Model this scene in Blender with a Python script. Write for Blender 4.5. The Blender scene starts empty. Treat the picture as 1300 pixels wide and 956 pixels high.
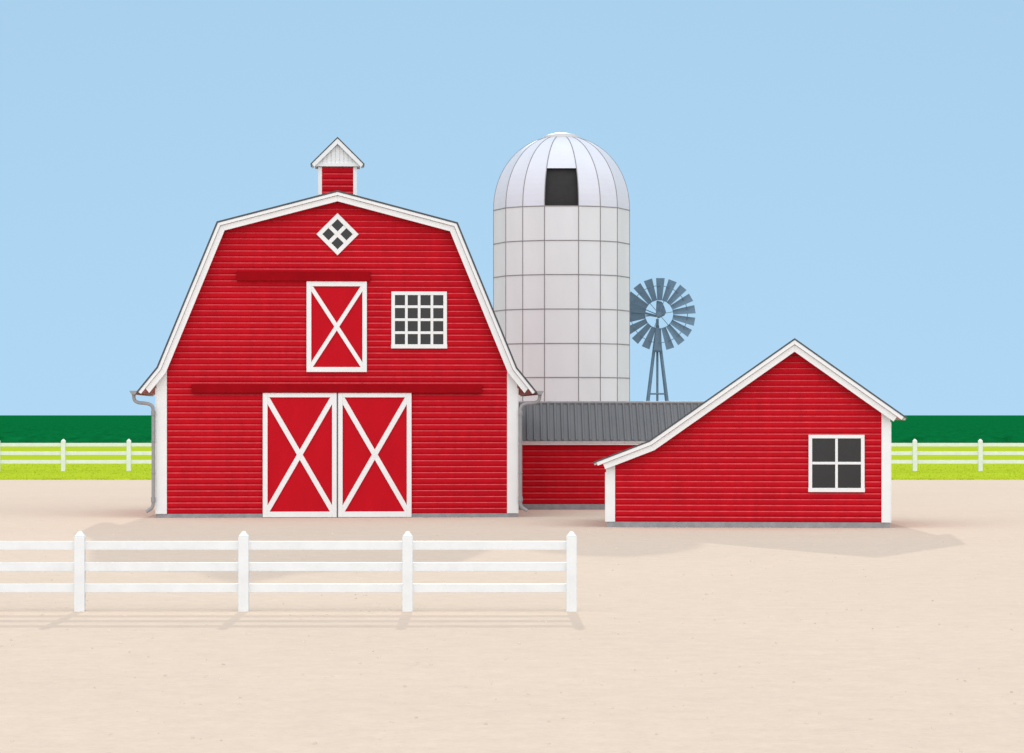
import bpy, math, random
import numpy as np
from mathutils import Vector, Matrix
random.seed(7)
R = math.radians
scene = bpy.context.scene
C = scene.collection

# ------------------------------------------------------------------ layout
F = 3800.0            # focal length in photo pixels (photo is 1300 wide)
D = 100.0             # metres to the barn front
H = 130.0 * D / F     # eye height
VX, VY = 650.0, 527.0 # vanishing point of the level camera


def gy(py):
    """distance of a ground point seen on photo row py"""
    return H * F / (py - VY)


def wx(px, Y):
    return (px - VX) / F * Y


def wz(py, Y):
    return H - (py - VY) / F * Y


# ------------------------------------------------------------------ materials
def mat(name, col, rough=0.6, spec=0.3, metal=0.0, var=0.06, scale=3.0, bump=0.0, bscale=40.0,
        stretch=(1, 1, 1), hue=None):
    m = bpy.data.materials.new(name)
    m.use_nodes = True
    nt = m.node_tree
    b = nt.nodes['Principled BSDF']
    b.inputs['Roughness'].default_value = rough
    b.inputs['Specular IOR Level'].default_value = spec
    b.inputs['Metallic'].default_value = metal
    tc = nt.nodes.new('ShaderNodeTexCoord')
    mp = nt.nodes.new('ShaderNodeMapping')
    mp.inputs['Scale'].default_value = stretch
    nt.links.new(tc.outputs['Object'], mp.inputs['Vector'])
    nz = nt.nodes.new('ShaderNodeTexNoise')
    nz.inputs['Scale'].default_value = scale
    nz.inputs['Detail'].default_value = 6
    nz.inputs['Roughness'].default_value = 0.6
    nt.links.new(mp.outputs[0], nz.inputs['Vector'])
    rp = nt.nodes.new('ShaderNodeValToRGB')
    rp.color_ramp.elements[0].position = 0.3
    rp.color_ramp.elements[1].position = 0.7
    c0 = [c * (1 - var) for c in col]
    c1 = [min(1, c * (1 + var)) for c in col]
    if hue:
        c0 = [a * h for a, h in zip(c0, hue)]
    rp.color_ramp.elements[0].color = (*c0, 1)
    rp.color_ramp.elements[1].color = (*c1, 1)
    nt.links.new(nz.outputs['Fac'], rp.inputs[0])
    nt.links.new(rp.outputs[0], b.inputs['Base Color'])
    if bump:
        n2 = nt.nodes.new('ShaderNodeTexNoise')
        n2.inputs['Scale'].default_value = bscale
        n2.inputs['Detail'].default_value = 5
        nt.links.new(mp.outputs[0], n2.inputs['Vector'])
        bp = nt.nodes.new('ShaderNodeBump')
        bp.inputs['Strength'].default_value = bump
        bp.inputs['Distance'].default_value = 0.02
        nt.links.new(n2.outputs['Fac'], bp.inputs['Height'])
        nt.links.new(bp.outputs[0], b.inputs['Normal'])
    return m


def siding_mat(name, col, pitch):
    """red paint; every board takes the paint a little differently, with faint vertical weathering"""
    m = mat(name, col, 0.62, 0.06, var=0.07, scale=1.3, bump=0.15, bscale=25, stretch=(1, 1, 0.5))
    nt = m.node_tree
    b = nt.nodes['Principled BSDF']
    old = b.inputs['Base Color'].links[0].from_socket
    tc = nt.nodes['Texture Coordinate']
    sp = nt.nodes.new('ShaderNodeSeparateXYZ')
    nt.links.new(tc.outputs['Object'], sp.inputs[0])
    dv = nt.nodes.new('ShaderNodeMath'); dv.operation = 'DIVIDE'; dv.inputs[1].default_value = pitch
    nt.links.new(sp.outputs['Z'], dv.inputs[0])
    fl = nt.nodes.new('ShaderNodeMath'); fl.operation = 'FLOOR'
    nt.links.new(dv.outputs[0], fl.inputs[0])
    wn = nt.nodes.new('ShaderNodeTexWhiteNoise'); wn.noise_dimensions = '1D'
    nt.links.new(fl.outputs[0], wn.inputs['W'])
    st = nt.nodes.new('ShaderNodeMapping'); st.inputs['Scale'].default_value = (5, 5, 0.35)
    nt.links.new(tc.outputs['Object'], st.inputs[0])
    n3 = nt.nodes.new('ShaderNodeTexNoise'); n3.inputs['Scale'].default_value = 1.4; n3.inputs['Detail'].default_value = 5
    nt.links.new(st.outputs[0], n3.inputs['Vector'])
    ad = nt.nodes.new('ShaderNodeMath'); ad.operation = 'MULTIPLY_ADD'
    nt.links.new(wn.outputs['Value'], ad.inputs[0]); ad.inputs[1].default_value = 0.35
    nt.links.new(n3.outputs['Fac'], ad.inputs[2])
    mr = nt.nodes.new('ShaderNodeMapRange')
    mr.inputs['From Min'].default_value = 0.3; mr.inputs['From Max'].default_value = 1.05
    mr.inputs['To Min'].default_value = 0.86; mr.inputs['To Max'].default_value = 1.1
    nt.links.new(ad.outputs[0], mr.inputs['Value'])
    hs = nt.nodes.new('ShaderNodeHueSaturation')
    nt.links.new(mr.outputs[0], hs.inputs['Value'])
    nt.links.new(old, hs.inputs['Color'])
    nt.links.new(hs.outputs[0], b.inputs['Base Color'])
    return m


RED = (0.46, 0.0050, 0.0135)
M = {
    'red': siding_mat('red_siding_paint', RED, 0.2),
    'door_red': mat('red_door_paint', RED, 0.6, 0.06, var=0.06, scale=1.5, bump=0.1, stretch=(1, 1, .4)),
    'edge': mat('board_edge_highlight', (0.58, 0.065, 0.078), 0.6, 0.15, var=0.25, scale=4),  # paler red paints a highlight along the top edge of each board
    'rail': mat('dark_red_track_paint', (0.27, 0.002, 0.006), 0.6, 0.04, var=0.1, scale=2),
    'white': mat('white_trim_paint', (0.74, 0.76, 0.77), 0.55, 0.2, var=0.03, scale=1.5),
    'fence': mat('white_fence_paint', (0.71, 0.735, 0.75), 0.55, 0.2, var=0.05, scale=2.5, bump=0.08, bscale=18),
    'conc': mat('concrete', (0.27, 0.27, 0.285), 0.85, 0.2, var=0.14, scale=4, bump=0.3, bscale=30),
    'roof': mat('dark_roofing', (0.075, 0.08, 0.088), 0.7, 0.2, var=0.1, scale=3),
    'metal_roof': mat('grey_ribbed_roof_paint', (0.135, 0.137, 0.143), 0.5, 0.3, var=0.09, scale=1.2, stretch=(3, .4, .4)),
    'cap': mat('grey_ridge_cap', (0.26, 0.26, 0.27), 0.5, 0.3, var=0.08),
    'pipe': mat('galvanised_pipe', (0.27, 0.27, 0.28), 0.45, 0.4, var=0.1, scale=5),
    'glass': mat('dark_window_glass', (0.021, 0.0215, 0.023), 0.18, 0.35, var=0.1, scale=1.5),
    'silo': mat('galvanised_silo_sheet', (0.635, 0.665, 0.69), 0.5, 0.2, var=0.035, scale=0.9, stretch=(1, 1, .3)),
    'capsheet': mat('silo_cap_sheet', (0.5, 0.5, 0.51), 0.5, 0.2, var=0.05),
    'seam': mat('silo_seam', (0.23, 0.225, 0.235), 0.6, 0.3, var=0.1),
    'dome': mat('silo_dome_sheet', (0.61, 0.64, 0.72), 0.5, 0.2, var=0.03, scale=0.9),
    'mill': mat('blue_grey_steel', (0.105, 0.18, 0.255), 0.55, 0.3, var=0.1, scale=3),
    'dark': mat('dark_opening', (0.036, 0.036, 0.037), 0.8, 0.1, var=0.1),
    'jointgrey': mat('dark_grey_strip', (0.16, 0.16, 0.165), 0.7, 0.2, var=0.05),
}


# ------------------------------------------------------------------ mesh helper
class MB:
    def __init__(self):
        self.v, self.f, self.mi, self.sm, self.mats = [], [], [], [], []

    def _m(self, m):
        if m not in self.mats:
            self.mats.append(m)
        return self.mats.index(m)

    def add(self, vs, fs, m, smooth=False):
        o = len(self.v)
        self.v += [tuple(p) for p in vs]
        k = self._m(m)
        for f in fs:
            self.f.append([i + o for i in f]); self.mi.append(k); self.sm.append(smooth)

    def box(self, x0, x1, y0, y1, z0, z1, m):
        v = [(x, y, z) for z in (z0, z1) for y in (y0, y1) for x in (x0, x1)]
        self.add(v, [(0, 2, 3, 1), (4, 5, 7, 6), (0, 1, 5, 4), (2, 6, 7, 3), (0, 4, 6, 2), (1, 3, 7, 5)], m)

    def prism(self, poly, y0, y1, m):
        """outline in the x-z plane given depth from y0 (front) to y1"""
        a = sum(poly[i][0] * poly[(i + 1) % len(poly)][1] - poly[(i + 1) % len(poly)][0] * poly[i][1] for i in range(len(poly)))
        if a < 0:
            poly = poly[::-1]
        n = len(poly)
        v = [(x, y0, z) for x, z in poly] + [(x, y1, z) for x, z in poly]
        f = [tuple(range(n)), tuple(range(2 * n - 1, n - 1, -1))]
        f += [(i, n + i, n + (i + 1) % n, (i + 1) % n) for i in range(n)]
        self.add(v, f, m)

    def bar(self, a, b, w, y0, y1, m):
        """straight bar in the x-z plane between two points"""
        a, b = Vector(a), Vector(b)
        d = (b - a).normalized(); n = Vector((-d.y, d.x)) * w / 2
        self.prism([tuple(a + n), tuple(a - n), tuple(b - n), tuple(b + n)], y0, y1, m)

    def tube(self, path, r, m, seg=12, r2=None):
        path = [Vector(p) for p in path]
        n = len(path); vs = []; fs = []
        up = Vector((0, 1, 0.0137)).normalized()
        for i, p in enumerate(path):
            t = (path[min(i + 1, n - 1)] - path[max(i - 1, 0)]).normalized()
            s = t.cross(up)
            if s.length < 1e-4:
                s = t.cross(Vector((1, 0, 0)))
            s.normalize(); w = s.cross(t)
            rr = r if r2 is None else r + (r2 - r) * i / (n - 1)
            for k in range(seg):
                q = 2 * math.pi * k / seg
                vs.append(p + s * rr * math.cos(q) + w * rr * math.sin(q))
        for i in range(n - 1):
            for k in range(seg):
                fs.append((i * seg + k, i * seg + (k + 1) % seg, (i + 1) * seg + (k + 1) % seg, (i + 1) * seg + k))
        self.add(vs, fs, m, True)
        self.add([vs[k] for k in range(seg)], [tuple(range(seg - 1, -1, -1))], m)
        self.add([vs[(n - 1) * seg + k] for k in range(seg)], [tuple(range(seg))], m)

    def lathe(self, prof, c, m, seg=24):
        vs = [(c[0] + r * math.cos(2 * math.pi * k / seg), c[1] + r * math.sin(2 * math.pi * k / seg), c[2] + z)
              for r, z in prof for k in range(seg)]
        fs = [(i * seg + k, i * seg + (k + 1) % seg, (i + 1) * seg + (k + 1) % seg, (i + 1) * seg + k)
              for i in range(len(prof) - 1) for k in range(seg)]
        fs += [tuple(range(seg - 1, -1, -1)), tuple((len(prof) - 1) * seg + k for k in range(seg))]
        self.add(vs, fs, m, True)

    def build(self, name, parent=None, bevel=0.0, loc=None):
        me = bpy.data.meshes.new(name)
        me.from_pydata(self.v, [], self.f)
        for m in self.mats:
            me.materials.append(M[m])
        me.polygons.foreach_set('material_index', self.mi)
        me.polygons.foreach_set('use_smooth', self.sm)
        me.update()
        o = bpy.data.objects.new(name, me)
        C.objects.link(o)
        if parent:
            o.parent = parent
        if loc:
            o.location = loc
        if bevel:
            b = o.modifiers.new('bevel', 'BEVEL'); b.width = bevel; b.segments = 2; b.limit_method = 'ANGLE'; b.angle_limit = R(40)
        return o


def tag(o, label, cat, group=None, kind=None):
    if label: o['label'] = label
    if cat: o['category'] = cat
    if group: o['group'] = group
    if kind: o['kind'] = kind
    return o


def thing(name, label, cat, loc, rz=0.0, group=None):
    o = bpy.data.objects.new(name, None); C.objects.link(o)
    o.location = loc; o.rotation_euler = (0, 0, rz); o.empty_display_size = 0.3
    return tag(o, label, cat, group)


# ------------------------------------------------------------------ 2-D outline helpers (x right, z up)
def clip(poly, axis, val, keep_greater):
    out = []
    n = len(poly)
    for i in range(n):
        a, b = poly[i], poly[(i + 1) % n]
        ia = (a[axis] >= val) == keep_greater
        ib = (b[axis] >= val) == keep_greater
        if ia:
            out.append(a)
        if ia != ib:
            t = (val - a[axis]) / (b[axis] - a[axis])
            out.append((a[0] + t * (b[0] - a[0]), a[1] + t * (b[1] - a[1])))
    return out


def inset(pl, d, xc, cut=0.0):
    """inset of an eave-to-apex polyline by d towards the inside; the apex lies on x = xc; the eave end is cut short"""
    side = 1 if pl[0][0] < xc else -1
    segs = []
    for a, b in zip(pl[:-1], pl[1:]):
        a, b = Vector(a), Vector(b)
        t = (b - a).normalized()
        n = Vector((t.y, -t.x)) * side
        segs.append((a + n * d, b + n * d, t))
    pts = [segs[0][0] + segs[0][2] * cut]
    for s0, s1 in zip(segs[:-1], segs[1:]):
        p, t, q, u = s0[0], s0[2], s1[0], s1[2]
        den = t.x * u.y - t.y * u.x
        k = ((q.x - p.x) * u.y - (q.y - p.y) * u.x) / den
        pts.append(p + t * k)
    p, t = segs[-1][0], segs[-1][2]
    pts.append(p + t * ((xc - p.x) / t.x))
    return [tuple(p) for p in pts]


def band(mb, pl, xc, d0, d1, y0, y1, m, cut0=0.0, cut1=None):
    a = inset(pl, d0, xc, cut0); b = inset(pl, d1, xc, cut0 if cut1 is None else cut1)
    for i in range(len(a) - 1):                          # one convex piece per straight run
        mb.prism([a[i], a[i + 1], b[i + 1], b[i]], y0, y1, m)


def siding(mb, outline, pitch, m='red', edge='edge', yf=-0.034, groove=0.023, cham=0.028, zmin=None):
    """horizontal boards cut to a convex outline: flat face, top edge with a painted highlight, dark gap above each board"""
    zs = [p[1] for p in outline]
    z = min(zs) if zmin is None else zmin
    top = max(zs)
    while z < top - 0.03:
        zt = min(z + pitch - groove, top)
        pc = clip(clip(outline, 1, z, True), 1, zt, False)
        if len(pc) >= 3:
            zlo, zhi = min(p[1] for p in pc), max(p[1] for p in pc)

            def span(zz):
                xs = []
                n = len(outline)
                for i in range(n):
                    a, b = outline[i], outline[(i + 1) % n]
                    if (a[1] - zz) * (b[1] - zz) <= 0 and abs(a[1] - b[1]) > 1e-6:
                        xs.append(a[0] + (zz - a[1]) / (b[1] - a[1]) * (b[0] - a[0]))
                return (min(xs), max(xs)) if xs else None
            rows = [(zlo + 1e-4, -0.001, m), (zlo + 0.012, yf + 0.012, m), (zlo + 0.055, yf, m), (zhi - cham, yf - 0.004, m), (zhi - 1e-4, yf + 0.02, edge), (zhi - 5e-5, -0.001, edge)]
            rows = [r for r in rows if zlo <= r[0] <= zhi]
            prev = None
            for zz, yy, mm in rows:
                s = span(zz)
                if s is None:
                    continue
                cur = ((s[0], yy, zz), (s[1], yy, zz))
                if prev:
                    mb.add([prev[0], prev[1], cur[1], cur[0]], [(0, 1, 2, 3)], mm)
                prev = cur
        z += pitch


def side_siding(mb, x, sgn, y0, y1, z0, z1, pitch):
    """the same boards on a side wall whose outer face is the plane x"""
    t = MB()
    siding(t, [(y0, z0), (y1, z0), (y1, z1), (y0, z1)], pitch)
    for f_, k_ in zip(t.f, t.mi):
        q_ = [t.v[i_] for i_ in f_]
        mb.add([(x - sgn * b_, a_, c_) for a_, b_, c_ in q_], [tuple(range(len(q_)))], t.mats[k_])


def pane_window(parent, x0, x1, z0, z1, nx, nz, fw, fb, mw, lab=None):
    """white frame with glazing bars in front of dark glass; bars butt between the frame sides"""
    f = MB()
    ya, yb = -0.085, -0.012
    f.box(x0, x0 + fw, ya, yb, z0 + fb, z1 - fw, 'white'); f.box(x1 - fw, x1, ya, yb, z0 + fb, z1 - fw, 'white')
    f.box(x0, x1, ya, yb, z1 - fw, z1, 'white'); f.box(x0 - 0.01, x1 + 0.01, ya - 0.02, yb, z0, z0 + fb, 'white')
    xi0, xi1, zi0, zi1 = x0 + fw, x1 - fw, z0 + fb, z1 - fw
    pw = (xi1 - xi0 - mw * (nx - 1)) / nx; ph = (zi1 - zi0 - mw * (nz - 1)) / nz
    for i in range(1, nx):
        a = xi0 + i * pw + (i - 1) * mw
        f.box(a, a + mw, ya + 0.012, yb, zi0, zi1, 'white')
    for j in range(1, nz):
        a = zi0 + j * ph + (j - 1) * mw
        for i in range(nx):
            b = xi0 + i * (pw + mw)
            f.box(b, b + pw, ya + 0.014, yb, a, a + mw, 'white')
    o = f.build('window', parent, 0.006)
    g = MB(); g.box(xi0 - 0.01, xi1 + 0.01, -0.052, -0.04, zi0 - 0.01, zi1 + 0.01, 'glass')
    g.build('pane', o)
    return o


# ------------------------------------------------------------------ BARN
S = F / D                       # 38 photo px per metre on the barn front
XC, BASE = 428.5, 657.0
bu = lambda px: (px - XC) / S
bz = lambda py: (BASE - py) / S
bp = lambda px, py: (bu(px), bz(py))
barn_loc = (wx(XC, D), D, 0.0)
barn = thing('barn', 'big red gambrel-roofed barn with white trim, double crossed doors and a cupola', 'barn', barn_loc,
             math.atan2(-barn_loc[0], D))
DEPTH = 9.0
PL = [bp(175.8, 497.2), bp(200.8, 466.4), bp(276.3, 282.6), (0.0, bz(242.6))]
PR = [(-x, z) for x, z in PL]
px = 1.0 / S

w = MB()
topl = inset(PL, 4.6 * px, 0.0)
zc = topl[1]
half = [(bu(201), bz(652)), (bu(201), zc[1] - 0.18), zc, topl[2], topl[3]]
half[2] = (max(zc[0], bu(201)), zc[1])
outline = half + [(-x, z) for x, z in half[-2::-1]]
w.prism(outline, 0.0, DEPTH, 'red')
siding(w, [(max(min(x, bu(655)), bu(202)), z) for x, z in outline], 7.6 * px)
for s_ in (-1, 1):
    side_siding(w, s_ * bu(656), s_, 0.0, DEPTH, bz(652), bz(486), 7.6 * px)
w.build('wall', barn)

f = MB(); f.box(bu(200), bu(657), -0.05, DEPTH + 0.05, -0.1, bz(652), 'conc')
f.build('foundation', barn, 0.01)

r = MB()
for pl in (PL, PR):
    band(r, pl, 0.0, 0.0, 2.0 * px, -0.42, DEPTH + 0.35, 'roof')
    band(r, pl, 0.0, 2.05 * px, 4.4 * px, -0.30, DEPTH + 0.30, 'white', 0.012)
r.build('roof', barn)
for pl in (PL, PR):
    b = MB(); band(b, pl, 0.0, 2.05 * px, 6.0 * px, -0.405, -0.31, 'white', 0.03); b.build('barge_board', barn, 0.006)
    b = MB(); band(b, pl, 0.0, 6.35 * px, 13.3 * px, -0.335, -0.24, 'white', 0.26, 0.22); b.build('barge_board', barn, 0.006)

for s in (-1, 1):
    c = MB()
    xo, xi = s * bu(657), s * bu(644)
    x0, x1 = min(xo, xi), max(xo, xi)
    zo = bz(484.5); zi = bz(468.5)
    c.prism([(xi, bz(652)), (xo, bz(652)), (xo, zo), (xi, zi)], -0.075, -0.002, 'white')
    e0, e1 = (xo - 0.0, xo + 0.04) if s > 0 else (xo - 0.04, xo)
    c.box(e0, e1, -0.072, 0.30, bz(652), bz(493), 'white')
    c.build('corner_board', barn, 0.006)

# door track covers
for (a, b_, t, bt) in ((301, 470, 345, 357), (244.5, 612, 488, 498.6)):
    t_ = MB(); t_.box(bu(a), bu(b_), -0.17, -0.03, bz(bt), bz(t), 'rail')
    t_.build('track_cover', barn, 0.008)


def crossed_door(name, x0, x1, t, bt, fl, fr, ft, fb, bw):
    """red panel door in a white frame with two crossing white braces; frame widths in photo px"""
    d = MB()
    d.box(bu(x0 + 1), bu(x1 - 1), -0.075, -0.004, bz(bt - 1), bz(t + 1), 'door_red')
    door = d.build(name, barn)
    g = MB()
    ya, yb = -0.125, -0.03
    g.box(bu(x0), bu(x0 + fl), ya, yb, bz(bt), bz(t), 'white'); g.box(bu(x1 - fr), bu(x1), ya, yb, bz(bt), bz(t), 'white')
    g.box(bu(x0 + fl), bu(x1 - fr), ya + 0.002, yb, bz(t + ft), bz(t), 'white')
    g.box(bu(x0 + fl), bu(x1 - fr), ya + 0.002, yb, bz(bt), bz(bt - fb), 'white')
    g.build('door_frame', door, 0.006)
    xa, xb, za, zb = bu(x0 + fl * .55), bu(x1 - fr * .55), bz(t + ft * .6), bz(bt - fb * .6)
    for k, (p, q) in enumerate((((xa, za), (xb, zb)), ((xb, za), (xa, zb)))):
        h = MB(); h.bar(p, q, bw * px, ya + 0.012 - 0.006 * k, -0.06, 'white')
        h.build('brace', door, 0.005)
    return door


crossed_door('loft_door', 389.3, 465.6, 357.4, 472.3, 6, 5.6, 6.2, 6.2, 5.2)
crossed_door('barn_door', 334.0, 427.4, 498.8, 656.4, 6.0, 5.8, 5.7, 7.0, 6.4)
crossed_door('barn_door', 429.3, 522.3, 498.8, 656.4, 5.6, 6.0, 5.7, 7.0, 6.4)
j = MB(); j.box(bu(427.6), bu(429.1), -0.10, -0.004, bz(656.2), bz(499.2), 'jointgrey'); j.build('door_joint_strip', barn)

pane_window(barn, bu(496.8), bu(567.3), bz(442.3), bz(370), 4, 4, 4.5 * px, 5.2 * px, 3.4 * px)

# diamond window
q = MB()
dc = (0.0, bz(297.5)); ho, hi, hm = 18.95 * px, 13.6 * px, 2.5 * px


def rot(x, z):
    k = math.sqrt(.5)
    return (dc[0] + (x - z) * k, dc[1] + (x + z) * k)


def rq(x0, x1, z0, z1):
    return [rot(x0, z0), rot(x1, z0), rot(x1, z1), rot(x0, z1)]


for (x0, x1, z0, z1, yy) in ((-ho, ho, hi, ho, -.085), (-ho, ho, -ho, -hi, -.085), (-ho, -hi, -hi, hi, -.085), (hi, ho, -hi, hi, -.085),
                             (-hm, hm, -hi, hi, -.073), (-hi, -hm, -hm, hm, -.071), (hm, hi, -hm, hm, -.071)):
    q.prism(rq(x0, x1, z0, z1), yy, -0.012, 'white')
dw = q.build('diamond_window', barn, 0.006)
g = MB(); g.prism(rq(-hi - .01, hi + .01, -hi - .01, hi + .01), -0.052, -0.04, 'glass'); g.build('pane', dw)

# cupola: stands on the ridge a few metres back
CV = 3.4
ks = S * D / (D + CV)           # px per metre there
cu = lambda p: (p - 428.0) / ks
czz = lambda py: wz(py, D + CV)
zr = bz(242.6)
cw = 24.4 / ks
k = MB()
k.box(cu(405), cu(451), 0.02, 1.4 * cw - 0.02, zr - 0.55, czz(209), 'red')
n = len(k.v)
siding(k, [(cu(406), zr - 0.5), (cu(450), zr - 0.5), (cu(450), czz(211.7)), (cu(406), czz(211.7))], 7.75 / ks, zmin=czz(211.7) - 8 * 7.75 / ks)
k.v[n:] = [(x, y + 0.02, z) for x, y, z in k.v[n:]]
cup = k.build('cupola', barn, loc=(0, CV, 0))
for xa, xb in ((403.4, 408.2), (447.9, 452.6)):
    for ya, yb in ((-0.03, 0.10), (1.4 * cw - 0.10, 1.4 * cw + 0.03)):
        c = MB(); c.box(cu(xa), cu(xb), ya, yb, zr - 0.5, czz(211.8), 'white'); c.build('post', cup, 0.005)
CL = [(cu(393.8), czz(208.4)), (0.0, czz(174.4))]
CR = [(-x, z) for x, z in CL]
k = MB()
for pl in (CL, CR):
    band(k, pl, 0.0, 0.0, 1.3 / ks, -0.22, 1.4 * cw + 0.22, 'roof')
    band(k, pl, 0.0, 1.32 / ks, 3.2 / ks, -0.10, 1.4 * cw + 0.215, 'white', 0.008)
k.build('cupola_roof', cup)
k = MB()
for pl in (CL, CR):
    band(k, pl, 0.0, 1.32 / ks, 6.3 / ks, -0.21, -0.11, 'white', 0.03, 0.0)
k.build('barge_board', cup, 0.005)
k = MB()
gz0 = czz(208.0); ga = inset(CL, 3.6 / ks, 0.0)[-1][1]
gw = (ga - gz0) / 1.0
hw = abs(CL[0][0]) * (ga - gz0) / (CL[1][1] - CL[0][1])
k.prism([(-hw, gz0), (hw, gz0), (0, ga)], -0.06, 1.4 * cw + 0.06, 'white')
i = -8
while i <= 8:                                            # vertical boards on the little gable
    xa = (i - .5) * 5.4 / ks + 0.018; xb = (i + .5) * 5.4 / ks - 0.018
    zt = min(ga - abs(xa) * (ga - gz0) / hw, ga - abs(xb) * (ga - gz0) / hw) if i else ga - xb * (ga - gz0) / hw
    if zt > gz0 + 0.03:
        k.prism([(xa, gz0), (xb, gz0), (xb, ga - abs(xb) * (ga - gz0) / hw), (xa, ga - abs(xa) * (ga - gz0) / hw)], -0.085, -0.05, 'white')
    i += 1
k.build('gable', cup)
k = MB(); k.box(cu(399.5), cu(456.5), -0.12, 1.4 * cw + 0.12, czz(211.6), czz(207.4), 'white'); k.build('eave_board', cup, 0.006)


def smooth_path(pts, n=6):
    out = []
    P = [Vector(p) for p in pts]
    for i in range(len(P) - 1):
        p0, p1, p2, p3 = P[max(i - 1, 0)], P[i], P[i + 1], P[min(i + 2, len(P) - 1)]
        for k_ in range(n):
            t = k_ / n
            out.append(0.5 * ((2 * p1) + (p2 - p0) * t + (2 * p0 - 5 * p1 + 4 * p2 - p3) * t * t + (3 * p1 - p0 - 3 * p2 + p3) * t ** 3))
    out.append(P[-1])
    return out


# gutters along both eaves, each with a hopper end, downspout and shoe
for s in (-1, 1):
    def gp(p, y, v=-0.16):
        return (bu(p) if s < 0 else -bu(p), v, bz(y))
    gm = MB()
    prof = [(166.6, 496.3), (176.6, 496.3), (174.0, 501.0), (169.4, 501.0)]
    gm.prism([((bu(a) if s < 0 else -bu(a)), bz(b)) for a, b in prof], -0.40, DEPTH + 0.3, 'pipe')
    gut = gm.build('gutter', barn)
    pm = MB()
    pts = [(171.7, 500.5), (171.8, 505), (173.2, 508.8), (177.5, 511.2), (184, 511.9), (190, 512.8), (194.6, 515.6), (196.1, 520.5)]
    path = smooth_path([gp(*p) for p in pts]) + [gp(196.2, y) for y in (530, 560, 600, 636)]
    shoe = smooth_path([gp(*p) for p in ((196.2, 637), (195.6, 641.5), (193.2, 645.2), (187.2, 649.0))])
    pm.tube(path + shoe, 2.2 * px, 'pipe', 14)
    sp = pm.build('downspout', barn)
    for (ya, yb, rr) in ((521.5, 527.5, 2.9), (630.5, 637, 2.9)):
        cm = MB(); cm.tube([gp(196.2, ya), gp(196.2, yb)], rr * px, 'pipe', 14); cm.build('collar', sp, 0.006)
    hm_ = MB(); hm_.tube([gp(171.7, 497.0), gp(171.7, 499.0), gp(171.7, 502.6)], 4.6 * px, 'pipe', 14, 2.3 * px); hm_.build('hopper', sp)
    for y in (560, 600):                                  # clips holding the pipe to the corner board
        cm = MB(); xa = gp(196.2, y)[0]; cm.box(xa - 0.07, xa + 0.07, -0.235, -0.07, bz(y + .5), bz(y - .5), 'pipe'); cm.build('pipe_clip', sp)

# ------------------------------------------------------------------ SHED
YS = gy(670.0); SS = F / YS; XS, BS = 1008.7, 670.0
su = lambda p: (p - XS) / SS
sz = lambda y: (BS - y) / SS
spx = 1.0 / SS
shed_loc = (wx(XS, YS), YS, 0.0)
shed = thing('shed', 'small red lean-to gabled shed with one square four-pane window, right of the barn', 'shed', shed_loc,
             math.atan2(-wx(975, YS), YS))
SD = 6.0
SL = [(su(753.2), sz(586.8)), (su(824.6), sz(559.2)), (0.0, sz(429.6))]
SR = [(su(1150.2), sz(530.2)), (0.0, sz(429.6))]
il = inset(SL, 4.6 * spx, 0.0); ir = inset(SR, 4.6 * spx, 0.0)


def at_x(pl, x):
    for a, b in zip(pl[:-1], pl[1:]):
        if min(a[0], b[0]) <= x <= max(a[0], b[0]):
            return a[1] + (x - a[0]) / (b[0] - a[0]) * (b[1] - a[1])


xl, xr = su(770.5), su(1128.3)
sol = [(xl, sz(663)), (xr, sz(663)), (xr, at_x(ir, xr)), ir[-1], il[1], (xl, at_x(il, xl))]
w = MB()
w.prism([sol[0], sol[1], sol[2], sol[3], (il[1][0], at_x([il[1], il[2]], il[1][0])), sol[5]], 0.0, SD, 'red')
# boards: convex piece right of the break and a piece left of it
xb = il[1][0]
siding(w, [(xb, sz(663)), (xr - .02, sz(663)), (xr - .02, at_x(ir, xr)), ir[-1], il[1]], 7.56 * spx)
siding(w, [(xl + .02, sz(663)), (xb, sz(663)), il[1], (xl + .02, at_x(il, xl))], 7.56 * spx)
side_siding(w, xl, -1, 0.0, SD, sz(663), sol[5][1] - .05, 7.56 * spx)
side_siding(w, xr, 1, 0.0, SD, sz(663), sol[2][1] - .05, 7.56 * spx)
w.build('wall', shed)
f = MB(); f.box(su(770.8), su(1128.2), -0.05, SD + 0.05, -0.1, sz(663), 'conc'); f.build('foundation', shed, 0.01)
r = MB()
for pl in (SL, SR):
    band(r, pl, 0.0, 0.0, 1.8 * spx, -0.42, SD + 0.35, 'roof')
    band(r, pl, 0.0, 1.85 * spx, 4.4 * spx, -0.30, SD + 0.30, 'white', 0.012)
r.build('roof', shed)
for pl in (SL, SR):
    b = MB(); band(b, pl, 0.0, 1.85 * spx, 6.4 * spx, -0.405, -0.31, 'white', 0.1); b.build('barge_board', shed, 0.006)
    b = MB(); band(b, pl, 0.0, 6.75 * spx, 14.0 * spx, -0.335, -0.24, 'white', 0.27); b.build('barge_board', shed, 0.006)
for (xa, xb_, ta, tb, e) in ((769.3, 780.8, 596, 590, -1), (1118.3, 1129.3, 523.5, 531.5, 1)):
    c = MB(); c.prism([(su(xa), sz(663)), (su(xb_), sz(663)), (su(xb_), sz(tb)), (su(xa), sz(ta))], -0.075, -0.002, 'white')
    ex = su(xa) if e < 0 else su(xb_)
    c.box(min(ex, ex + e * .03), max(ex, ex + e * .03), -0.072, 0.26, sz(663), sz(max(ta, tb) + 4), 'white')
    c.build('corner_board', shed, 0.006)
pane_window(shed, su(1026.4), su(1096.9), sz(624.5), sz(552), 2, 2, 4.5 * spx, 5.2 * spx, 3.3 * spx)

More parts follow.
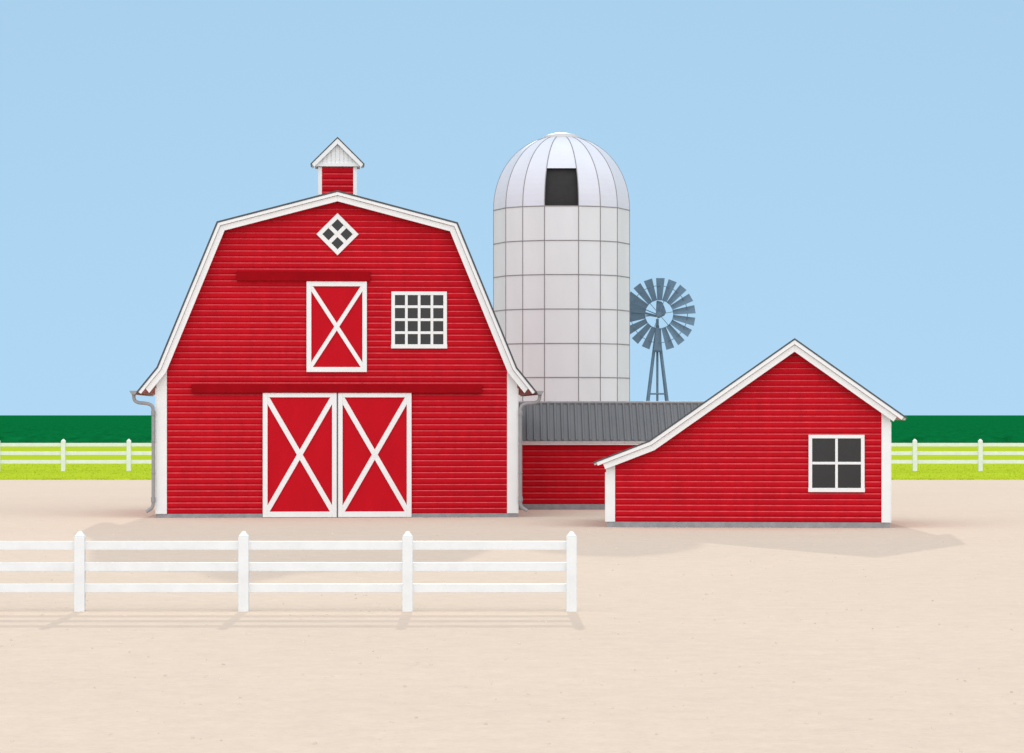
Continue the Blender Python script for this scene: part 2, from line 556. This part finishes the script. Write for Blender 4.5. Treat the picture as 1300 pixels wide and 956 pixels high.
# ------------------------------------------------------------------ LOW WING
YW = gy(647.0); SW = F / YW; BW = 647.0; XW = 810.0
wu = lambda p: (p - XW) / SW
wzz = lambda y: (BW - y) / SW
wpx = 1.0 / SW
wing = thing('low_building', 'long low red building with a ribbed dark grey roof, running between barn and shed', 'outbuilding', (wx(XW, YW), YW, 0.0))
x0, x1 = wu(641.5), wu(975)
WD = 4.4
w = MB()
w.box(x0, x1, 0.0, WD, wzz(640), wzz(561), 'red')
siding(w, [(x0, wzz(640)), (x1, wzz(640)), (x1, wzz(562)), (x0, wzz(562))], 7.65 * wpx)
yr = WD / 2; zr_ = wz(512.4, YW + yr); ze = wz(559.6, YW - 0.32)
pent = [(0.0, wzz(561)), (WD, wzz(561)), (yr, zr_ - 0.12)]
for xe, xf in ((x0, x0 + .1), (x1 - .1, x1)):
    w.add([(xe, y, z) for y, z in pent] + [(xf, y, z) for y, z in pent], [(0, 2, 1), (3, 4, 5), (0, 1, 4, 3), (1, 2, 5, 4), (2, 0, 3, 5)], 'red')
w.build('wall', wing)
f = MB(); f.box(x0, x1, -0.05, WD + .05, -0.1, wzz(640), 'conc'); f.build('foundation', wing, 0.01)
r = MB()
xa, xb = x0 - .05, x1 + .25
sl = (zr_ - ze) / (yr + 0.32)
for sgn in (0, 1):
    yy = lambda y: y if not sgn else WD - y
    e, t = -0.32, yr
    vs = [(x, yy(y), z) for x in (xa, xb) for y, z in ((e, ze), (t, zr_), (t, zr_ - .1), (e, ze - .018))]
    r.add(vs, [(0, 1, 2, 3), (7, 6, 5, 4), (0, 4, 5, 1), (1, 5, 6, 2), (2, 6, 7, 3), (3, 7, 4, 0)], 'metal_roof')
    x = xa + 0.1
    while x < xb - 0.05:                                  # trapezoid ribs every 25 cm
        hgt = 0.055; wt, wb = 0.03, 0.06
        vs = [(x + dx, yy(y), z + dz) for y, z in ((e, ze), (t, zr_)) for dx, dz in ((-wb, .001), (-wt, hgt), (wt, hgt), (wb, .001))]
        r.add(vs, [(0, 1, 2, 3), (7, 6, 5, 4), (0, 4, 5, 1), (1, 5, 6, 2), (2, 6, 7, 3)], 'metal_roof')
        x += 8.87 * wpx
roof = r.build('roof', wing)
k = MB(); k.tube([(xa, yr, zr_ + .03), (xb, yr, zr_ + .03)], 0.06, 'cap', 12); k.build('ridge_cap', roof)
k = MB(); k.box(xa, xb, -0.30, -0.24, wz(562.0, YW - .3), ze - .02, 'white'); k.build('fascia_board', wing, 0.005)
k = MB(); k.box(xa, xb, -0.237, -0.0, wz(564.8, YW - .2), wz(562.35, YW - .2), 'white'); k.build('soffit', wing, 0.005)

# ------------------------------------------------------------------ SILO
YC = 121.0; RS = 86.2 / F * YC; cxs = wx(712.9, YC)
silo = thing('silo', 'tall pale grey silo with domed top and square dark hatch, behind the low building', 'silo', (cxs, YC, 0.0),
             math.atan2(-cxs, YC))
ang = [14.2, 34.1, 54.1, 90.0, 125.9, 145.9, 165.8]
ang = sorted(ang + [-a for a in ang])
NA = len(ang)


def ring(rad, z):
    return [(rad * math.sin(R(a)), -rad * math.cos(R(a)), z) for a in ang]


YF = YC - RS * 0.9
zt = wz(263.0, YC - RS * .7)
levels = [0.0] + [wz(y, YC - RS * .7) for y in (609.4, 566.1, 522.8, 479.4, 436.5, 393.0, 349.6, 306.5)][1:] + [zt]
w = MB()
for za, zb in zip(levels[:-1], levels[1:]):
    lo, hi = ring(RS, za), ring(RS, zb)
    for i in range(NA):
        k2 = (i + 1) % NA
        w.add([lo[i], lo[k2], hi[k2], hi[i]], [(0, 1, 2, 3)], 'silo')
# raised seams: sheet laps up the corners and round the courses
for a in ang:
    x, y = RS * math.sin(R(a)), -RS * math.cos(R(a))
    w.tube([(x, y, 0), (x, y, zt)], 0.019, 'seam', 6)
for z in levels[1:]:
    rg = ring(RS * 1.003, z)
    for i in range(NA):
        w.tube([rg[i], rg[(i + 1) % NA]], 0.018, 'seam', 6)
w.build('wall', silo)

# dome: rounded gores following the wall facets
HD = wz(168.5, YC) - wz(263.0, YC)
NT = 18


def dome_r(t):                                            # t from 0 (eave) to 1 (cap)
    ph = t * R(75.5)
    e = 0.95
    return RS * math.cos(ph) ** e, zt + HD * math.sin(ph) ** e


HATCH_TOP = wz(213.5, YC - RS * .85)
ts = [i / NT for i in range(NT + 1)]
# put a break exactly at the top of the hatch
th = min(ts, key=lambda t: abs(dome_r(t)[1] - HATCH_TOP))
lo_t, hi_t = 0.0, 1.0
for _ in range(40):
    mid = (lo_t + hi_t) / 2
    if dome_r(mid)[1] < HATCH_TOP: lo_t = mid
    else: hi_t = mid
ts[ts.index(th)] = lo_t
th = lo_t
dm = MB()
ic = ang.index(-14.2)
for ta, tb in zip(ts[:-1], ts[1:]):
    lo, hi = ring(*dome_r(ta)), ring(*dome_r(tb))
    for i in range(NA):
        if i == ic and tb <= th + 1e-6:
            continue
        k2 = (i + 1) % NA
        dm.add([lo[i], lo[k2], hi[k2], hi[i]], [(0, 1, 2, 3)], 'dome')
for i, a in enumerate(ang):
    dm.tube([ring(*dome_r(t))[i] for t in ts], 0.018, 'seam', 6)
dome = dm.build('dome', silo)
h = MB()
ci, cj = ic, (ic + 1) % NA
hl = [t for t in ts if t <= th + 1e-6]
pts = [(ring(*dome_r(t))[ci], ring(*dome_r(t))[cj]) for t in hl]
for (a0, b0), (a1, b1) in zip(pts[:-1], pts[1:]):         # dark board set back in the opening, with jambs
    bk = lambda p: (p[0] * .93, p[1] * .93, p[2])
    h.add([bk(a0), bk(b0), bk(b1), bk(a1)], [(0, 1, 2, 3)], 'dark')
    h.add([a0, bk(a0), bk(a1), a1], [(0, 1, 2, 3)], 'dark'); h.add([b0, b1, bk(b1), bk(b0)], [(0, 1, 2, 3)], 'dark')
a0, b0 = pts[0]; a1, b1 = pts[-1]
h.add([a0, b0, bk(b0), bk(a0)], [(0, 1, 2, 3)], 'dark'); h.add([a1, bk(a1), bk(b1), b1], [(0, 1, 2, 3)], 'dark')
h.build('hatch', dome)
rc, zcap = dome_r(1.0)
c = MB(); c.lathe([(rc + .06, zcap - .06), (rc + .06, zcap + 0.02), (rc * .72, zcap + .14), (rc * .3, zcap + .21), (0.02, zcap + .23)], (0, 0, 0), 'capsheet', 28)
c.build('cap', dome)

# ------------------------------------------------------------------ WINDMILL
YM = 129.0; SM = F / YM
mill = thing('windmill', 'blue-grey steel farm windmill with many-bladed wheel, half behind the silo', 'windmill', (wx(834.5, YM), YM, 0.0))
mu = lambda p: (p - 834.5) / SM
mz = lambda y: wz(y, YM)
apex = mz(416.0)


def leg_x(z):                                             # half spread of the tower at height z
    return 0.06 + (mz(445.0) - z) / (mz(445.0) - mz(510.5)) * (12.1 - 4.2) / SM + 2.6 / SM


for sx in (-1, 1):
    for sy in (-1, 1):
        l = MB(); zt_ = mz(430)
        a, b = leg_x(0), leg_x(zt_)
        l.tube([(sx * a, sy * a, 0), (sx * b, sy * b, zt_)], 0.062, 'mill', 4); l.build('tower_leg', mill)
for y in (500, 560):
    z = mz(y); a = leg_x(z)
    for (p, q) in (((-a, -a), (a, -a)), ((a, -a), (a, a)), ((a, a), (-a, a)), ((-a, a), (-a, -a))):
        l = MB(); l.tube([(*p, z), (*q, z)], 0.035, 'mill', 6); l.build('cross_brace', mill)
l = MB(); l.tube([(0, 0, 0), (0, 0, mz(440))], 0.05, 'mill', 8); l.build('pump_rod', mill)
l = MB()
b = leg_x(mz(447)) + .06
zb_, zt_ = mz(447), mz(413)
vs = [(sx * b, sy * b, zb_) for sx, sy in ((-1, -1), (1, -1), (1, 1), (-1, 1))] + [(sx * .07, sy * .07, zt_) for sx, sy in ((-1, -1), (1, -1), (1, 1), (-1, 1))]
l.add(vs, [(3, 2, 1, 0), (4, 5, 6, 7), (0, 1, 5, 4), (1, 2, 6, 5), (2, 3, 7, 6), (3, 0, 4, 7)], 'mill')
l.build('tower_top', mill)
hub = (mu(836.0), -0.55, mz(399.5))
l = MB()
gpts = [(833.6, 382), (839.8, 383.5), (843.0, 390), (845.2, 397), (843, 401), (836.5, 404), (832.8, 401.5), (833.2, 393)]
l.prism([(mu(a), mz(b_)) for a, b_ in gpts], -0.40, 0.28, 'mill')
l.prism([(mu(832.8), mz(405)), (mu(836.2), mz(405)), (mu(836.2), mz(414)), (mu(832.8), mz(414))], -0.12, 0.12, 'mill')
l.build('gearbox', mill, 0.02)
wl = MB(); wl.tube([(hub[0], hub[1] - .1, hub[2]), (hub[0], -0.38, hub[2])], 0.11, 'mill', 16)
NB = 18
for i in range(6):
    a = R(i * 60 + 10)
    wl.tube([(hub[0], hub[1], hub[2]), (hub[0] + .62 * math.cos(a), hub[1], hub[2] + .62 * math.sin(a))], 0.014, 'mill', 6)
wheel = wl.build('wheel', mill)
for rr in (0.62, 36.0 / SM):
    g = MB()
    g.tube([(hub[0] + rr * math.cos(R(t)), hub[1] + .02, hub[2] + rr * math.sin(R(t))) for t in range(0, 361, 6)], 0.014, 'mill', 6)
    g.build('wheel_ring', wheel)
bm_ = None
r0, r1 = 17.6 / SM, 45.8 / SM
for i in range(NB):
    th_ = R(88 + 20 * i)
    if bm_ is None:
        g = MB()
        w0, w1, pt = 3.3 / SM, 5.9 / SM, R(24)
        N = 5
        vs = []
        for off in (-.006, .006):
            for rr, ww in ((r0, w0), (r1, w1)):
                for q_ in range(N):
                    s_ = -1 + 2 * q_ / (N - 1)
                    cam = 0.03 * (1 - s_ * s_)                # curved sheet
                    vs.append((rr, ww * s_ * math.sin(pt) + cam + off, ww * s_ * math.cos(pt)))
        fs = []
        for q_ in range(N - 1):
            fs.append((q_, q_ + 1, N + q_ + 1, N + q_)); fs.append((2 * N + q_, 3 * N + q_, 3 * N + q_ + 1, 2 * N + q_ + 1))
            fs.append((q_, 2 * N + q_, 2 * N + q_ + 1, q_ + 1)); fs.append((N + q_, N + q_ + 1, 3 * N + q_ + 1, 3 * N + q_))
        fs += [(0, N, 3 * N, 2 * N), (N - 1, 3 * N - 1, 4 * N - 1, 2 * N - 1)]
        g.add(vs, fs, 'mill')
        o = g.build('blade', wheel); bm_ = o
    else:
        o = bm_.copy(); C.objects.link(o); o.parent = wheel
    o.location = hub; o.rotation_euler = (0, -th_, 0)
t = MB()
t.prism([(mu(a), mz(b_)) for a, b_ in ((789, 362.5), (822, 387.3), (819.3, 399.0), (789, 414))], 0.42, 0.45, 'mill')
t.build('tail_vane', mill)
t = MB()
t.tube([(mu(834.5), .2, mz(401)), (mu(792), .40, mz(390))], 0.045, 'mill', 8)
t.tube([(mu(834.5), .2, mz(399)), (mu(816), .40, mz(391))], 0.02, 'mill', 6)
t.tube([(mu(834.5), .2, mz(402)), (mu(816), .40, mz(399))], 0.02, 'mill', 6)
t.build('tail_boom', mill)


# ------------------------------------------------------------------ FENCES
def fence(name, label, base_py, xs, half_w, post_top, rails, x_end, tip):
    Y = gy(base_py); s = F / Y
    root = thing(name, label, 'fence', (wx(xs[0], Y), Y, 0.0))
    X = lambda p: (p - xs[0]) / s
    Z = lambda y: (base_py - y) / s
    post = None
    a = half_w / s
    for p in xs:
        if post is None:
            m = MB()
            hs, ht = Z(post_top + tip), Z(post_top)
            m.box(-a, a, -a, a, -0.15, hs, 'fence')
            q = [(-a, hs), (a, hs), (a * .35, ht - .2 * (ht - hs)), (0, ht), (-a * .35, ht - .2 * (ht - hs))]
            vs = [(sx * a, sy * a, hs) for sx, sy in ((-1, -1), (1, -1), (1, 1), (-1, 1))]
            k_ = .38
            vs += [(sx * a * k_, sy * a * k_, ht - .18 * (ht - hs)) for sx, sy in ((-1, -1), (1, -1), (1, 1), (-1, 1))] + [(0, 0, ht)]
            vs = [(x, y, z + .001) for x, y, z in vs]
            m.add(vs, [(3, 2, 1, 0), (0, 1, 5, 4), (1, 2, 6, 5), (2, 3, 7, 6), (3, 0, 4, 7), (4, 5, 8), (5, 6, 8), (6, 7, 8), (7, 4, 8)], 'fence')
            post = m.build('post', root, 0.008); o = post
        else:
            o = post.copy(); C.objects.link(o); o.parent = root
        o.location = (X(p), 0, 0)
    for (t, b) in rails:                                  # one length of rail per bay, notched into the posts
        for p0, p1 in zip(xs[:-1], xs[1:]):
            m = MB(); m.box(X(p0) + a - .01, X(p1) - a + .01, -0.035, 0.035, Z(b), Z(t), 'fence'); m.build('rail', root, 0.006)
    return root


fence('fence', 'white three-rail fence in front of the barn, nearest to the viewer', 776.0,
      [-314.5, -106.5, 101.5, 309.5, 517.5, 725.5], 6.5, 674.0, [(687, 698), (714, 725), (741, 752)], 0, 7)
fence('fence', 'distant white three-rail fence across the lime green grass', 598.0,
      [-252.1 + 83.15 * i for i in range(22)], 2.7, 557.2, [(562.4, 566.8), (573, 577.6), (584, 588.6)], 0, 2.6)


# ------------------------------------------------------------------ GROUND
def sheet(name, x0, x1, y0, y1, z, m, label=None):
    me = bpy.data.meshes.new(name)
    me.from_pydata([(x0, y0, z), (x1, y0, z), (x1, y1, z), (x0, y1, z)], [], [(0, 1, 2, 3)])
    me.materials.append(M[m]); me.update()
    o = bpy.data.objects.new(name, me); C.objects.link(o)
    o['kind'] = 'structure'
    return o


def ground_mat(name, col, big, fine, fscale):
    """broad faint patches plus fine grit, and a grit bump"""
    m = mat(name, col, 0.95, 0.0, var=big, scale=0.12, bump=0.0)
    nt = m.node_tree
    b = nt.nodes['Principled BSDF']
    old = b.inputs['Base Color'].links[0].from_socket
    tc = nt.nodes['Texture Coordinate']
    vals = []
    for sc in (fscale, fscale * 0.22):
        n = nt.nodes.new('ShaderNodeTexNoise'); n.inputs['Scale'].default_value = sc
        n.inputs['Detail'].default_value = 8; n.inputs['Roughness'].default_value = 0.75
        nt.links.new(tc.outputs['Object'], n.inputs['Vector']); vals.append(n)
    ad = nt.nodes.new('ShaderNodeMath'); ad.operation = 'ADD'
    nt.links.new(vals[0].outputs['Fac'], ad.inputs[0]); nt.links.new(vals[1].outputs['Fac'], ad.inputs[1])
    mr = nt.nodes.new('ShaderNodeMapRange')
    mr.inputs['From Min'].default_value = 0.7; mr.inputs['From Max'].default_value = 1.3
    mr.inputs['To Min'].default_value = 1 - fine; mr.inputs['To Max'].default_value = 1 + fine
    nt.links.new(ad.outputs[0], mr.inputs['Value'])
    hs = nt.nodes.new('ShaderNodeHueSaturation')
    nt.links.new(mr.outputs[0], hs.inputs['Value']); nt.links.new(old, hs.inputs['Color'])
    nt.links.new(hs.outputs[0], b.inputs['Base Color'])
    bp = nt.nodes.new('ShaderNodeBump'); bp.inputs['Strength'].default_value = 0.35; bp.inputs['Distance'].default_value = 0.02
    nt.links.new(ad.outputs[0], bp.inputs['Height']); nt.links.new(bp.outputs[0], b.inputs['Normal'])
    return m


M['dirt'] = ground_mat('pale_sandy_dirt', (0.615, 0.505, 0.415), 0.02, 0.09, 9.0)
M['pebble'] = mat('pebble_stone', (0.60, 0.51, 0.43), 0.9, 0.0, var=0.2, scale=0.9)
M['blade'] = mat('grass_blade', (0.46, 0.57, 0.04), 0.85, 0.0, var=0.15, scale=0.8)
M['grass'] = ground_mat('lime_grass', (0.365, 0.465, 0.027), 0.05, 0.10, 2.0)
M['crop'] = mat('dark_green_crop', (0.002, 0.115, 0.030), 0.8, 0.0, var=0.25, scale=0.5)
YG = gy(609.0)
YD = gy(562.5)
sheet('ground', -30000, 30000, -300, 40000, 0.0, 'dirt')
sheet('grass_field', -30000, 30000, YG, 40000, 0.004, 'grass')

# loose pebbles on the dirt and a fringe of grass along its far edge
def stuff(name, vs, fs, m):
    me = bpy.data.meshes.new(name); me.from_pydata(vs, [], fs); me.materials.append(M[m]); me.update()
    o = bpy.data.objects.new(name, me); C.objects.link(o); o['kind'] = 'stuff'
    return o


vs, fs = [], []
for _ in range(2600):
    y = 15 + 75 * random.random() ** 1.6
    x = random.uniform(-1, 1) * (y * 0.2 + 3)
    r = 0.006 + 0.022 * random.random() ** 3
    o_ = len(vs); a0 = random.random() * 6.28; el = random.uniform(.6, 1.0)
    for k_ in range(6):
        q_ = a0 + k_ * math.pi / 3; rr = r * random.uniform(.8, 1.15)
        vs.append((x + rr * math.cos(q_), y + rr * math.sin(q_) * el, 0.0))
    for k_ in range(6):
        q_ = a0 + k_ * math.pi / 3; rr = r * random.uniform(.45, .75)
        vs.append((x + rr * math.cos(q_), y + rr * math.sin(q_) * el, r * random.uniform(.55, .9)))
    fs += [(o_ + k_, o_ + (k_ + 1) % 6, o_ + 6 + (k_ + 1) % 6, o_ + 6 + k_) for k_ in range(6)] + [tuple(range(o_ + 6, o_ + 12))]
stuff('pebbles', vs, fs, 'pebble')
vs, fs = [], []
for i_ in range(16000):
    y = YG + (random.random() ** 2 * 1.6 - 0.25 if i_ < 7000 else random.uniform(0, 60))
    x = random.uniform(-48, 48) * (y / YG)
    for _ in range(4):
        a0 = random.random() * 6.28; hgt = random.uniform(.04, .11); wd = random.uniform(.01, .03); ln = random.uniform(.0, .06)
        bx, by = x + random.uniform(-.06, .06), y + random.uniform(-.06, .06)
        o_ = len(vs)
        vs += [(bx - wd, by, 0), (bx + wd, by, 0), (bx + ln * math.cos(a0), by + ln * math.sin(a0), hgt)]
        fs.append((o_, o_ + 1, o_ + 2))
stuff('grass_tufts', vs, fs, 'blade')

# far dark crop: a canopy of leafy bumps, flat and level where it runs out to the horizon
ny, nx = 150, 900
ys = YD * np.exp(np.linspace(0, math.log(1500 / YD), ny))
rng = np.random.default_rng(3)
xsn = np.linspace(-330, 330, nx)
XX, YY = np.meshgrid(xsn, ys)
ZZ = 0.62 + 0.32 * rng.random((ny, nx)) * np.clip((1500 - YY) / 900, 0, 1)
ZZ += 0.08 * np.sin(XX * .21 + 2 * np.sin(YY * .013)) * np.clip((1500 - YY) / 900, 0, 1)
ZZ[0, :] = 0.0
XX = XX + rng.normal(0, .12, XX.shape)
YY[1:-1] += rng.normal(0, .5, YY[1:-1].shape)
ZZ[-1, :] = 0.62
vv = np.stack([XX, YY, ZZ], -1).reshape(-1, 3)
fi = np.arange((ny - 1) * (nx - 1)); rr_, cc_ = fi // (nx - 1), fi % (nx - 1)
i0 = rr_ * nx + cc_
ff = np.stack([i0, i0 + 1, i0 + nx + 1, i0 + nx], -1)
base = len(vv)
far = [(-30000, YD + 1, .6), (-330, YD + 1, .6), (-330, 1500, .6), (330, 1500, .6), (330, YD + 1, .6), (30000, YD + 1, .6), (30000, 40000, .6), (-30000, 40000, .6),
       (30000, 1500, .6), (-30000, 1500, .6)]
verts = [tuple(p) for p in vv] + far
faces = [tuple(q_) for q_ in ff.tolist()] + [(base, base + 1, base + 2, base + 9), (base + 4, base + 5, base + 8, base + 3), (base + 9, base + 2, base + 3, base + 8, base + 6, base + 7)]
me = bpy.data.meshes.new('crop_field'); me.from_pydata(verts, [], faces); me.materials.append(M['crop']); me.update()
o = bpy.data.objects.new('crop_field', me); C.objects.link(o); o['kind'] = 'structure'

# ------------------------------------------------------------------ SKY, SUN, CAMERA
ELEV, AZ = R(17.0), R(0.6)
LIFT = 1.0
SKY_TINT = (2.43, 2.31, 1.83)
SKY_FILL = (11.6, 11.7, 11.8)
world = bpy.data.worlds.new('World'); scene.world = world; world.use_nodes = True
nt = world.node_tree
bg = nt.nodes['Background']
sky = nt.nodes.new('ShaderNodeTexSky'); sky.sky_type = 'NISHITA'; sky.sun_disc = False
sky.sun_elevation = ELEV; sky.sun_rotation = -AZ
sky.air_density = 1.0; sky.dust_density = 0.0; sky.ozone_density = 1.0
tc = nt.nodes.new('ShaderNodeTexCoord')
# clear blue down to the horizon: the whitish band of the lowest air lies below the far fields
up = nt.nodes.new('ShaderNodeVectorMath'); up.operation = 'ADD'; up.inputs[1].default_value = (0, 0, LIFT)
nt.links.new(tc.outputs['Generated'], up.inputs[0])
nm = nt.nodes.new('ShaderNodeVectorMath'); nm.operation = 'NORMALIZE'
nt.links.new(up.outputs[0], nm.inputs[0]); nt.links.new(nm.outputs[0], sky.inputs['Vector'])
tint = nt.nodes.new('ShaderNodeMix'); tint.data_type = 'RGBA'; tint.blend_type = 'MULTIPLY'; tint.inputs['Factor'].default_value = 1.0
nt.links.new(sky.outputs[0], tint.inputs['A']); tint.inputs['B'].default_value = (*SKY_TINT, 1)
# added white sky fill overhead and opposite the sun, unseen, to brighten the fronts
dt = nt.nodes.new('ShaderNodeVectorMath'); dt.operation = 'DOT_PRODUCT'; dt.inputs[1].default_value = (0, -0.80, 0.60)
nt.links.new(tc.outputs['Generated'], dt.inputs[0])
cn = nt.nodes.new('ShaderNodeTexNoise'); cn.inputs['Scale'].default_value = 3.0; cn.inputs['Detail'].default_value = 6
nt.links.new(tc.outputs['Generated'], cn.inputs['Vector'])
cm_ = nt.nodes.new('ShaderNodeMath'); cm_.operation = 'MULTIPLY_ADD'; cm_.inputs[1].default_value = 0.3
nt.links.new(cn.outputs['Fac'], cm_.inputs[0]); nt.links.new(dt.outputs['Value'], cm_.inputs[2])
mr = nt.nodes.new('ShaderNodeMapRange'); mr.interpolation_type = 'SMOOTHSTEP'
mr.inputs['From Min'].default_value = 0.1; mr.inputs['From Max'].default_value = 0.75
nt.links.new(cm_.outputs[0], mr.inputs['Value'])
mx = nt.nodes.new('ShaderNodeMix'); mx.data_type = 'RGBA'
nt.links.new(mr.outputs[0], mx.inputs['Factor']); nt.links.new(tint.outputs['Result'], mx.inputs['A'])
mx.inputs['B'].default_value = (*SKY_FILL, 1)
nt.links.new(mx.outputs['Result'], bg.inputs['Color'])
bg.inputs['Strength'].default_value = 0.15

sd = bpy.data.lights.new('sun', 'SUN'); sd.energy = 2.3; sd.angle = R(0.6); sd.color = (1.0, 0.95, 0.86)
so = bpy.data.objects.new('sun', sd); C.objects.link(so)
sdir = Vector((-math.sin(AZ) * math.cos(ELEV), math.cos(AZ) * math.cos(ELEV), math.sin(ELEV)))   # towards the sun
so.rotation_euler = (-sdir).to_track_quat('-Z', 'Y').to_euler()
so.location = (0, 200, 80)

cd = bpy.data.cameras.new('camera'); cam = bpy.data.objects.new('camera', cd); C.objects.link(cam)
cd.sensor_fit = 'HORIZONTAL'; cd.sensor_width = 36.0
cd.lens = 36.0 * F / 1300.0
cd.shift_x = (650.0 - VX) / 1300.0
cd.shift_y = (VY - 478.0) / 1300.0
cd.clip_start = 0.5; cd.clip_end = 100000
cam.location = (0, 0, H); cam.rotation_euler = (R(90), 0, 0)
scene.camera = cam

vs_ = scene.view_settings
vs_.view_transform = 'Standard'; vs_.look = 'None'; vs_.gamma = 1.0; vs_.use_curve_mapping = False
vs_.exposure = 0.0
